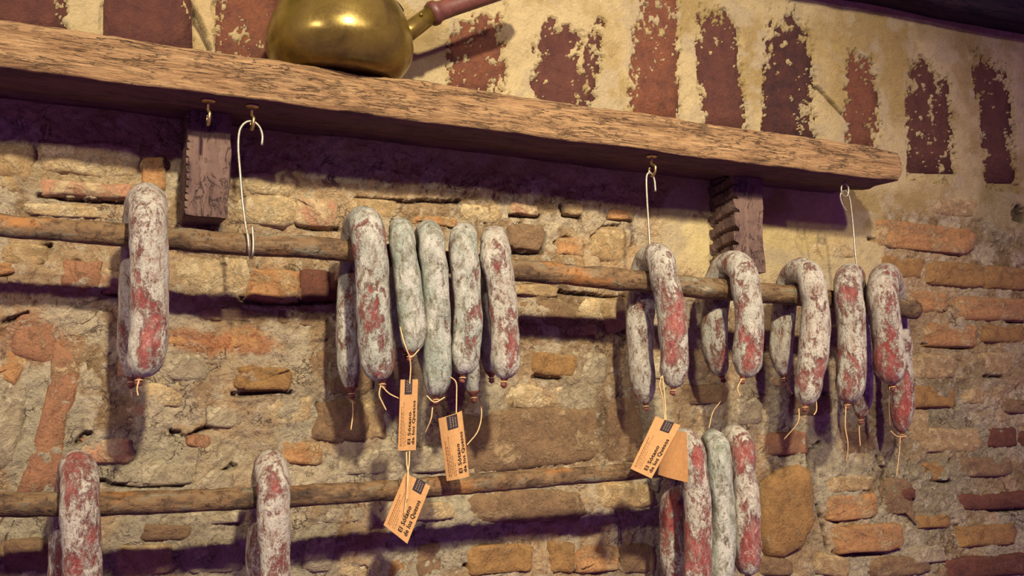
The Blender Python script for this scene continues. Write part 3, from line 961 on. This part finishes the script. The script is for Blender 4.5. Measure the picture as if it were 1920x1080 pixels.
# bare red patches: px, py, radius px (negative radius: on the arm next to the wall)
SPOTS = {
    'a': [(290, 600, 30), (262, 548, 26), (268, 660, 26), (300, 370, 24)], 'b': [(700, 590, 30), (712, 715, 18), (650, 720, -24)],
    'c': [(790, 655, 14)], 'd': [(826, 690, 22), (832, 600, 9), (792, 455, 10)], 'e': [(890, 600, 26), (880, 520, 14), (893, 650, 16), (876, 665, 12)],
    'f': [(958, 640, 34), (924, 605, 15), (955, 580, 16)], 'g': [(1268, 580, 26), (1255, 660, 22), (1222, 725, -28), (1205, 620, -14), (1190, 735, -14)],
    'h': [(1412, 650, 40), (1422, 590, 16), (1352, 525, 22), (1350, 690, -20)], 'i': [(1540, 680, 17), (1470, 695, -18)], 'j': [(1592, 555, 26), (1596, 700, 26), (1618, 770, -24)],
    'k': [(1668, 660, 42), (1666, 710, 22), (1692, 770, -50), (1692, 720, -30)], 'l': [(166, 1000, 22), (128, 905, 34), (140, 1050, 22)],
    'm': [(522, 1035, 18), (505, 880, 18), (512, 920, 16), (480, 1040, -30)], 'n': [(1262, 985, -42), (1312, 1040, 44), (1300, 860, 22)], 'p': [(1405, 1060, 42), (1410, 1000, 24), (1390, 850, 24)],
}


def sausage(key, front, back, wpx, label, group, green, red, deep, low=False, strings=(), off=None, knot=(True, True), wback=None, endlen=(1.55, 2.3)):
    path_r = LPATH if low else UPATH
    fx = P(front[0][0], front[0][1], D_ROD).x
    rz = float(np.interp(fx, path_r[:, 0], path_r[:, 2]))
    rad_rod = 0.0125
    r = wpx * MPP(front[1][0], front[1][1], D_ROD + 0.03) / 2
    rb = r if wback is None else wback * MPP(front[1][0], front[1][1], D_ROD - 0.03) / 2
    of = (rad_rod + r + 0.0015) if off is None else off
    df, db = D_ROD + of, D_ROD - of
    fpts = [P(a, b, df) for a, b in front]
    bpts = [P(a, b, db) for a, b in back]
    # crown over the rod: semicircle between the two shoulders
    xt = (fpts[0].x)
    fs = Vector((fpts[0].x, -df, rz + 0.004))
    bs = Vector((bpts[0].x, -db, rz + 0.004))
    mid = (fs + bs) / 2
    arc = []
    for t in np.linspace(0, math.pi, 9):
        q = mid + (bs - mid) * math.cos(t)
        q.z += of * math.sin(t) * 0.98
        arc.append(q)
    pts = [tuple(p) for p in reversed(bpts) if p.z < rz - 0.012]
    pts += [tuple(p) for p in arc]
    pts += [tuple(p) for p in fpts if p.z < rz - 0.012]
    N = 120
    path = catmull(pts, N)
    L = np.concatenate([[0], np.cumsum(np.linalg.norm(np.diff(path, axis=0), axis=1))])
    s0, s1 = L, L[-1] - L
    rad = np.interp(L, [0, L[-1] * .35, L[-1] * .6, L[-1]], [rb, rb, r, r])

    def endcap(s, el):
        t = np.clip(s / (el * r), 0, 1)
        return np.maximum(0.10, np.sqrt(np.clip(1 - (1 - t) ** 2.0, 0, 1)))
    rad = rad * endcap(s0, endlen[1]) * endcap(s1, endlen[0])
    seed = sum(ord(c) for c in key) * 0.37
    v, f = tube_geo(path, rad, 26)
    cen = np.repeat(path, 26, axis=0)
    nrm = v - cen
    nl = np.linalg.norm(nrm, axis=1)[:, None] + 1e-9
    nrm = nrm / nl
    amp = np.clip(nl[:, 0] / r, 0, 1)
    pz = v * np.array([1, 1, 0.6])
    disp = 0.0022 * fbm(v, 24, 2, seed) + 0.0012 * fbm(pz, 95, 3, seed + 1, 0.6)
    endw = np.repeat(np.exp(-np.minimum(s0, s1) / (1.6 * r)), 26)
    ang = np.tile(np.arange(26) / 26 * 2 * math.pi, N)
    disp += endw * 0.0019 * np.sin(ang * 7 + seed * 3 + 4 * fbm(v, 40, 1, seed))
    v = v + nrm * (disp * amp)[:, None]
    base = path[N // 2].copy()
    root = empty('cured_sausage', base)
    tag(root, label, 'sausage', group)
    spots = []
    for (a, b, rr_) in SPOTS.get(key, ()):
        back_arm = rr_ < 0
        q = P(a, b, (db + rb) if back_arm else (df + r * 0.8))
        spots.append((tuple(q - Vector(base)), abs(rr_) * MPP(a, b, df)))
    mt = mat_sausage('mouldy_sausage_casing_' + key, seed, green, red, deep, spots)
    mesh_obj('casing', v, f, mt, root)
    # puckered dry ends
    for e, (p, q) in enumerate(((path[0], path[4]), (path[-1], path[-5]))):
        if not knot[e]:
            continue
        dr = (p - q) / np.linalg.norm(p - q)
        pp = [tuple(p - dr * 0.006), tuple(p - dr * 0.001), tuple(p + dr * 0.004), tuple(p + dr * 0.009)]
        vv, ff = tube_geo(catmull(pp, 8), np.array([.0082, .0070, .0050, .0032, .0023, .0032, .0040, .0012]), 9)
        vv += 0.0012 * np.stack([fbm(vv, 160, 2, seed), fbm(vv, 160, 2, seed + 2), fbm(vv, 160, 2, seed + 4)], axis=1)
        mesh_obj('casing_end', vv, ff, M_TIP, root)
        # wraps of twine round the pucker
        w = [tuple(p + dr * (0.003 + 0.0006 * math.sin(t)) + 0.0036 * (np.array([math.cos(t), math.sin(t), 0]))) for t in np.linspace(0, 4 * math.pi, 17)]
        vv, ff = tube_geo(catmull(w, 40), 0.0006, 5)
        mesh_obj('twine_knot', vv, ff, M_STRING, root)
    for st in strings:
        string(root, st)
    S_ROOTS[key] = (root, path)
    return root


FD = D_ROD + 0.036     # depth of the front arms
BD = D_ROD - 0.036
GU, GR, GL = 'sausages over the upper rod', 'sausages over the upper rod', 'sausages over the lower rod'

sausage('a', [(278, 450), (281, 520), (280, 600), (275, 660), (262, 708)], [(262, 460), (259, 530), (256, 610), (254, 670), (247, 712)], 70,
        'thick pale pink-mottled sausage hanging alone left of the dark timber block', GU, 0.35, -0.01, 0.2,
        strings=[[(247, 714, BD), (246, 728, BD), (248, 744, BD)], [(261, 712, FD), (257, 728, FD), (259, 742, FD)]])
sausage('b', [(692, 455), (697, 500), (699, 590), (707, 670), (716, 716)], [(660, 480), (655, 540), (652, 610), (654, 680), (659, 734)], 64,
        'sausage with a large bright red patch, leftmost of the group of five', GU, 0.75, -0.015, 0.3, wback=44,
        strings=[[(714, 722, FD), (711, 740, FD), (717, 755, FD), (724, 769, FD)], [(716, 724, FD), (730, 738, FD), (750, 748, FD)],
                 [(659, 738, BD), (662, 770, BD), (658, 806, BD)]])
sausage('c', [(754, 470), (763, 520), (770, 590), (774, 630), (770, 664)], [(746, 490), (744, 540), (746, 600), (760, 660)], 50,
        'short grey-green sausage whose two ends are tied together above a card tag', GU, 1.0, -0.06, 0.1, wback=34, endlen=(1.8, 2.4),
        strings=[[(748, 604, FD - .012), (757, 640, FD + .012), (768, 668, FD + .012), (774, 668, FD + .01), (786, 655, FD)], [(768, 668, FD + .012), (770, 690, FD + .008), (768, 720, FD + .006)]])
sausage('d', [(808, 470), (814, 510), (820, 600), (821, 680), (818, 745)], [(795, 500), (798, 580), (802, 650), (806, 706)], 51,
        'grey-green sausage with small red spots, third in the group of five', GU, 1.0, -0.045, 0.25, wback=44,
        strings=[[(800, 742, FD), (815, 754, FD + .004), (834, 745, FD)], [(811, 764, FD), (808, 786, FD), (797, 812, FD - .01)]])
sausage('e', [(868, 470), (873, 520), (877, 590), (874, 650), (868, 704)], [(872, 500), (874, 580), (880, 660), (888, 742)], 55,
        'grey-green sausage with a red streak, fourth in the group, tied to a tilted tag', GU, 0.9, -0.025, 0.3, wback=40,
        strings=[[(843, 706, FD), (855, 717, FD), (856, 745, FD), (855, 792, FD + .004)], [(898, 742, BD), (903, 775, BD + .01), (896, 808, BD + .03), (876, 834, BD + .05)]])
sausage('f', [(928, 480), (936, 520), (943, 580), (947, 650), (945, 712)], [(922, 500), (921, 570), (921, 640), (921, 705)], 56,
        'cream and pink sausage at the right end of the group of five', GU, 0.45, -0.01, 0.15, wback=42)
sausage('g', [(1246, 520), (1256, 560), (1262, 630), (1264, 690), (1262, 728)], [(1206, 545), (1201, 590), (1200, 650), (1205, 710), (1211, 758)], 53,
        'pink-speckled sausage beside the thin wire hook, with a kraft tag below', GR, 0.5, 0.0, 0.1, wback=50,
        strings=[[(1240, 706, FD), (1237, 724, FD), (1243, 748, FD), (1247, 792, FD + .01)], [(1242, 704, FD), (1246, 740, FD + .004), (1249, 792, FD + .01)]])
sausage('h', [(1398, 535), (1404, 580), (1404, 630), (1401, 680), (1393, 708)], [(1345, 565), (1340, 610), (1342, 660), (1354, 706)], 54,
        'arched sausage with a long red flank hanging in front of the ridged timber block', GR, 0.5, 0.0, 0.35, wback=50,
        strings=[[(1357, 710, BD), (1355, 745, BD), (1337, 772, BD), (1329, 804, BD)], [(1391, 710, FD), (1383, 728, FD), (1388, 743, FD)]])
sausage('i', [(1526, 545), (1530, 590), (1525, 660), (1516, 720), (1510, 760)], [(1474, 575), (1467, 610), (1465, 660), (1470, 706)], 52,
        'cream sausage with rusty speckles hanging just left of the ring-hung wire', GR, 0.35, 0.0, 0.1, wback=45,
        strings=[[(1466, 710, BD), (1476, 720, BD), (1485, 738, BD)], [(1498, 766, FD), (1496, 792, FD), (1470, 824, FD - .02)], [(1530, 745, FD), (1531, 768, FD), (1526, 778, FD)]])
sausage('j', [(1590, 555), (1595, 590), (1597, 650), (1595, 710), (1589, 756)], [(1606, 590), (1614, 650), (1618, 720), (1614, 784)], 52,
        'sausage below the ring-hung wire with red stripes near its tip', GR, 0.4, 0.015, 0.2, wback=40,
        strings=[[(1586, 762, FD), (1585, 800, FD), (1590, 835, FD), (1586, 868, FD - .01)], [(1614, 788, BD), (1611, 804, BD), (1613, 836, BD)]])
sausage('k', [(1655, 570), (1660, 600), (1665, 640), (1668, 685), (1673, 722)], [(1676, 590), (1686, 650), (1690, 730), (1691, 812)], 56,
        'rightmost sausage on the upper rod, deep red along its lower half', GR, 0.3, 0.0, 0.7, wback=46, off=0.037,
        strings=[[(1668, 726, FD), (1667, 760, FD - .02), (1669, 800, BD + .03)], [(1670, 808, BD + .02), (1682, 818, BD + .02), (1700, 818, BD + .02)], [(1688, 820, BD), (1686, 850, BD), (1681, 894, BD)]])
sausage('l', [(148, 955), (153, 1000), (154, 1060), (153, 1130), (148, 1200)], [(133, 980), (127, 1030), (124, 1100), (124, 1180)], 69,
        'pink-red sausage at the left end of the lower rod', GL, 0.2, 0.015, 0.3, low=True)
sausage('m', [(512, 950), (515, 1000), (515, 1060), (513, 1130), (508, 1195)], [(496, 975), (491, 1030), (490, 1100), (490, 1175)], 60,
        'pale pink sausage on the lower rod, second from the left edge', GL, 0.2, 0.01, 0.3, low=True)
sausage('n', [(1300, 890), (1308, 950), (1309, 1010), (1308, 1060), (1306, 1115)], [(1266, 912), (1259, 960), (1260, 1020), (1268, 1075), (1272, 1110)], 51,
        'red-tipped sausage half covered by the blank brown card on the lower rod', GL, 0.2, 0.025, 0.45, low=True, wback=46)
sausage('o', [(1350, 905), (1356, 950), (1357, 1010), (1353, 1070), (1349, 1120)], [(1330, 910), (1328, 960), (1330, 1030), (1332, 1090)], 45,
        'slim grey-green sausage between two pink ones on the lower rod', GL, 1.0, -0.06, 0.1, low=True, wback=38)
sausage('p', [(1394, 890), (1399, 930), (1401, 980), (1402, 1030), (1402, 1080)], [(1362, 910), (1360, 960), (1362, 1030), (1366, 1080)], 50,
        'pink-crusted sausage at the right end of the lower rod', GL, 0.25, 0.015, 0.2, low=True, wback=40)


# ------------------------------------------------------------------ hooks
def under_z(x):
    return shelf_bot(x)


def screw_hook(px, py, r, label, ring=False, mat=M_STEELD):
    x = P(px, py, D_ROD).x
    z = under_z(x)
    root = empty('screw_hook', (x, -D_ROD, z))
    tag(root, label, 'hook', 'screw hooks under the shelf')
    v, f = lathe_geo([(0, -0.0016), (0.0062, -0.0016), (0.0074, -0.0008), (0.0076, 0.0004), (0, 0.0006)], (x, -D_ROD, z - 0.0006), seg=20)
    if not ring:
        mesh_obj('cup_plate', v, f, mat, root)
        pts = [(x, -D_ROD, z + 0.002), (x, -D_ROD, z - 0.006), (x, -D_ROD + .002, z - 0.010)]
        for t in np.linspace(150, 395, 10):
            a = math.radians(t)
            pts.append((x + 0.0006, -D_ROD - math.cos(a) * -r, z - 0.012 - r * 0.9 + math.sin(a) * -(-r)))
        v, f = tube_geo(catmull(pts, 50), 0.0017, 8)
        mesh_obj('hook', v, f, mat, root)
    else:
        pts = [(x + .002, -D_ROD, z + 0.003), (x + .001, -D_ROD, z - 0.004)]
        for t in np.linspace(90, 440, 22):
            a = math.radians(t)
            pts.append((x + r * 0.85 * math.cos(a), -D_ROD - 0.0012 * t / 400, z - 0.005 - r * 1.25 + r * 1.25 * math.sin(a)))
        v, f = tube_geo(catmull(pts, 70), 0.0013, 8)
        mesh_obj('eye', v, f, mat, root)
    return root


screw_hook(391, 190, 0.0075, 'empty brass screw hook under the shelf beside the timber block')
screw_hook(473, 202, 0.0075, 'brass screw hook under the shelf holding the large wire hook')
screw_hook(1222, 300, 0.0075, 'screw hook under the shelf holding the thin middle wire hook')
screw_hook(1583, 345, 0.0078, 'wire ring under the right end of the shelf', ring=True, mat=M_STEEL)


def wire_hook(pts, r, label):
    base = P(*pts[-1])
    root = empty('wire_hook', base)
    tag(root, label, 'hook', 'wire hooks holding the upper rod')
    v, f = tube_geo(catmull([tuple(P(*p)) for p in pts], 110), r, 8)
    mesh_obj('wire', v, f, M_STEEL, root)
    return root


dw = D_ROD
wire_hook([(491, 272, dw), (492, 254, dw), (487, 239, dw), (477, 229, dw), (464, 228, dw), (453, 237, dw), (448, 252, dw), (447, 280, dw),
           (450, 320, dw), (455, 380, dw + .004), (461, 425, dw + .012), (465, 445, dw + .0165), (467, 470, dw + .0165), (470, 484, dw + .006), (474, 476, dw + .0165), (475, 455, dw + .0165), (473, 424, dw + .014)],
          0.0014, 'large bent wire hook hanging from the shelf between block and sausages')
wire_hook([(1229, 359, dw), (1227, 338, dw), (1222, 326, dw), (1216, 324, dw), (1212, 334, dw), (1213, 370, dw), (1216, 420, dw), (1219, 470, dw + .006),
           (1221, 505, dw + .0165), (1222, 530, dw + .0165), (1224, 545, dw + .004), (1227, 535, dw - .012), (1227, 515, dw - .017)],
          0.0014, 'thin straight wire hook above the pink-speckled sausage')
wire_hook([(1588, 397, dw + .002), (1581, 386, dw + .002), (1576, 372, dw + .002), (1577, 362, dw + .003), (1585, 358, dw), (1592, 368, dw), (1596, 390, dw), (1600, 430, dw), (1604, 480, dw + .006),
           (1610, 530, dw + .0165), (1615, 560, dw + .017), (1616, 584, dw + .004), (1616, 570, dw - .015), (1616, 555, dw - .017)],
          0.0013, 'twisted thin wire hanging from the ring near the shelf end')


# ------------------------------------------------------------------ pot
def pot():
    d = 0.088
    c = P(638, 80, d)
    k = MPP(638, 80, d)
    R = 137 * k
    zb = shelf_top(c.x) + 0.0025
    root = empty('brass_pot', (c.x, -d, zb))
    tag(root, 'round tarnished brass pot with a long side handle standing on the shelf', 'pot')
    prof = [(0.0, 0.0), (R * .62, 0.0), (R * .73, .002), (R * .83, .007), (R * .92, .016), (R * .98, .026), (R, .036), (R * .985, .049),
            (R * .93, .066), (R * .84, .083), (R * .70, .098), (R * .57, .107), (R * .50, .113), (R * .47, .121), (R * .48, .131), (R * .52, .137),
            (R * .50, .138), (R * .45, .131), (R * .44, .119), (0.0, .118)]
    # smooth profile
    pr = catmull([(a, b, 0) for a, b in prof[1:16]], 48)
    prof2 = [(0, 0)] + [(a, b) for a, b, _ in pr] + prof[16:]
    v, f = lathe_geo(prof2, (c.x, -d, zb), seg=72)
    mesh_obj('body', v, f, M_BRASS, root)
    # socket + handle, rising to the right along the shelf
    a = P(748, 72, d + 0.004)
    b = P(810, 26, d + 0.004)
    ax = (b - a)
    Ls = ax.length
    v, f = lathe_geo([(0.0, 0), (.0125, 0), (.0118, Ls * .3), (.0108, Ls), (0, Ls)], a, ax, 24)
    sk = mesh_obj('handle_socket', v, f, M_BRASS, root)
    rv = P(790, 27, d + 0.016)
    v, f = lathe_geo([(0, -.002), (.0022, -.002), (.0020, .0006), (.001, .0014), (0, .0015)], rv, Vector((-0.25, -1, .2)), 12)
    mesh_obj('rivet', v, f, M_BRASS, sk)
    axn = ax.normalized()
    v, f = lathe_geo([(0, -.004), (.0125, -.004), (.0150, 0), (.0150, .005), (.0128, .008), (.0118, .012), (.0115, .03), (.0122, .07), (.0130, .11), (.0115, .14), (.006, .15), (0, .151)],
                     b, (axn + Vector((0.32, 0, -0.12))).normalized(), 24)
    mesh_obj('wooden_handle', v, f, M_HANDLE, root)
    # iron ear and bail by the neck
    e = [tuple(P(*q)) for q in [(684, -20, d + .062), (706, -12, d + .058), (728, -3, d + .047), (744, 8, d + .031), (753, 20, d + .016)]]
    v, f = tube_geo(catmull(e, 30), 0.0030, 8)
    mesh_obj('iron_band', v, f, M_IRON, root)
    bail = []
    for t in np.linspace(-0.1, math.pi + .1, 24):
        bail.append((c.x + math.cos(t) * R * .62, -d, zb + .109 + math.sin(t) * R * .9))
    v, f = tube_geo(catmull(bail, 48), 0.0028, 8)
    mesh_obj('bail_handle', v, f, M_IRON, root)


pot()


# ------------------------------------------------------------------ card tags
def card(corners, d, label, tilt=0.0, text=True, block=(0.27, 0.68, 0.80, 1.0), name='paper_tag', mat=None, strings=(), bow=0.0):
    """corners: px TL, TR, BR, BL"""
    w = [P(x, y, d) for x, y in corners]
    cen = sum(w, Vector()) / 4
    eu = ((w[1] - w[0]) + (w[2] - w[3])).normalized()
    ev = ((w[0] - w[3]) + (w[1] - w[2])).normalized()
    root = empty(name, cen)
    tag(root, label, 'tag', 'kraft card tags')

    def at(u, v, lift=0.0):
        a = w[3] + (w[2] - w[3]) * u
        b = w[0] + (w[1] - w[0]) * u
        q = a + (b - a) * v
        q = q.copy()
        q.y += tilt * (u - .5) + bow * (u - .5) ** 2 - lift
        return q
    nu, nv = 9, 7
    V, Fc = [], []
    for side in (0, 1):
        for j in range(nv):
            for i in range(nu):
                V.append(list(at(i / (nu - 1), j / (nv - 1), 0.0 if side == 0 else -0.0007)))
    for j in range(nv - 1):
        for i in range(nu - 1):
            q = (j * nu + i, j * nu + i + 1, (j + 1) * nu + i + 1, (j + 1) * nu + i)
            Fc.append(q)
            Fc.append(tuple(nu * nv + x for x in reversed(q)))
    rim = [i for i in range(nu)] + [j * nu + nu - 1 for j in range(1, nv)] + [(nv - 1) * nu + i for i in range(nu - 2, -1, -1)] + [j * nu for j in range(nv - 2, 0, -1)]
    for a, b in zip(rim, rim[1:] + rim[:1]):
        Fc.append((b, a, a + nu * nv, b + nu * nv))
    mesh_obj('card', V, Fc, mat or M_CARD, root, smooth_sh=False)
    if not text:
        for st in strings:
            string(root, st)
        return root

    def quad(nm, rects, mt, lift):
        V, Fc = [], []
        for (u0, u1, v0, v1) in rects:
            b = len(V)
            n = max(2, int(abs(u1 - u0) * 12) + 1)
            for i in range(n):
                u = u0 + (u1 - u0) * i / (n - 1)
                V.append(list(at(u, v0, lift)))
                V.append(list(at(u, v1, lift)))
            for i in range(n - 1):
                Fc.append((b + 2 * i, b + 2 * i + 2, b + 2 * i + 3, b + 2 * i + 1))
        return mesh_obj(nm, V, Fc, mt, root, False)
    u0, u1, v0, v1 = block
    quad('logo_block', [block], M_LOGO, 0.0004)
    rr = random.Random(5)
    marks = []
    for k in range(3):
        uu = u0 + (u1 - u0) * (0.24 + 0.24 * k)
        y = v0 + (v1 - v0) * 0.14
        while y < v0 + (v1 - v0) * 0.84:
            h = (v1 - v0) * rr.uniform(.05, .14)
            marks.append((uu, uu + (u1 - u0) * .10, y, y + h))
            y += h + (v1 - v0) * .05
    quad('logo_marks', marks, M_LOGOW, 0.0007)
    # rows of tiny print too small to read
    sm = []
    for uu, va, vb, th in ((0.10, .06, .62, .035), (0.17, .06, .50, .022), (0.235, .10, .66, .018), (0.30, .06, .40, .018), (.37, .06, .26, .018)):
        y = va
        while y < vb:
            h = rr.uniform(.02, .05)
            sm.append((uu, uu + th, y, y + h))
            y += h + .016
    quad('small_print', sm, M_PRINT, 0.0005)
    # the two lettered lines, read from the bottom up
    hgt = (w[0] - w[3]).length
    wid = (w[1] - w[0]).length
    for nm, uu, vv, vlen in (('El Sótano', 0.66, 0.08, 0.46), ('de los Quesos', 0.88, 0.08, 0.62)):
        cu = bpy.data.curves.new('lettering', 'FONT')
        cu.body = nm
        cu.size = 1.0
        cu.offset = 0.022
        cu.resolution_u = 2
        cu.space_character = 1.08
        tmp = bpy.data.objects.new('lettering_tmp', cu)
        COL.objects.link(tmp)
        bpy.context.view_layer.update()
        dg = bpy.context.evaluated_depsgraph_get()
        mt = bpy.data.meshes.new_from_object(tmp.evaluated_get(dg))
        bpy.data.objects.remove(tmp)
        co = np.array([list(q.co) for q in mt.vertices])
        L = co[:, 0].max()
        sv = vlen / L
        su = 0.165 / 0.75
        V = [list(at(uu - q[1] * su, vv + q[0] * sv, 0.0006)) for q in co]
        Fc = [tuple(p.vertices) for p in mt.polygons]
        bpy.data.meshes.remove(mt)
        mesh_obj('lettering', V, Fc, M_INK, root, False)
    for st in strings:
        string(root, st)
    return root


card([(750, 712), (785, 711), (781, 844), (745, 845)], FD + .006, 'upright kraft tag hanging below the grey-green tied sausage', tilt=0.004,
     block=(.25, .67, .79, 1.0))
card([(828, 785), (866, 770), (880, 893), (844, 903)], FD + .006, 'kraft tag tilted to the left with its cord looping round its right edge', tilt=-0.010, block=(.27, .72, .78, .99), bow=0.02)
card([(762, 887), (805, 911), (762, 1019), (721, 985)], FD + .010, 'lowest kraft tag, leaning right across the lower rod on a long cord', tilt=-0.006, block=(.44, .80, .80, 1.02),
     strings=[[(768, 846, FD + .004), (767, 870, FD + .008), (764, 892, FD + .012), (763, 920, FD + .013), (760, 948, FD + .013), (758, 966, FD + .013)],
              [(762, 846, FD + .003), (763, 872, FD + .008), (766, 892, FD + .0125), (763, 922, FD + .0135), (764, 938, FD + .013)]])
card([(1231, 781), (1274, 797), (1220, 897), (1184, 879)], FD + .030, 'lettered kraft tag leaning right in front of the blank brown card', tilt=-0.004, block=(.36, .74, .80, 1.0))
card([(1240, 800), (1281, 811), (1284, 904), (1228, 889)], FD + .021, 'blank brown card covering the crown of a sausage on the lower rod', text=False, name='blank_card', mat=M_CARDB, bow=-0.03)
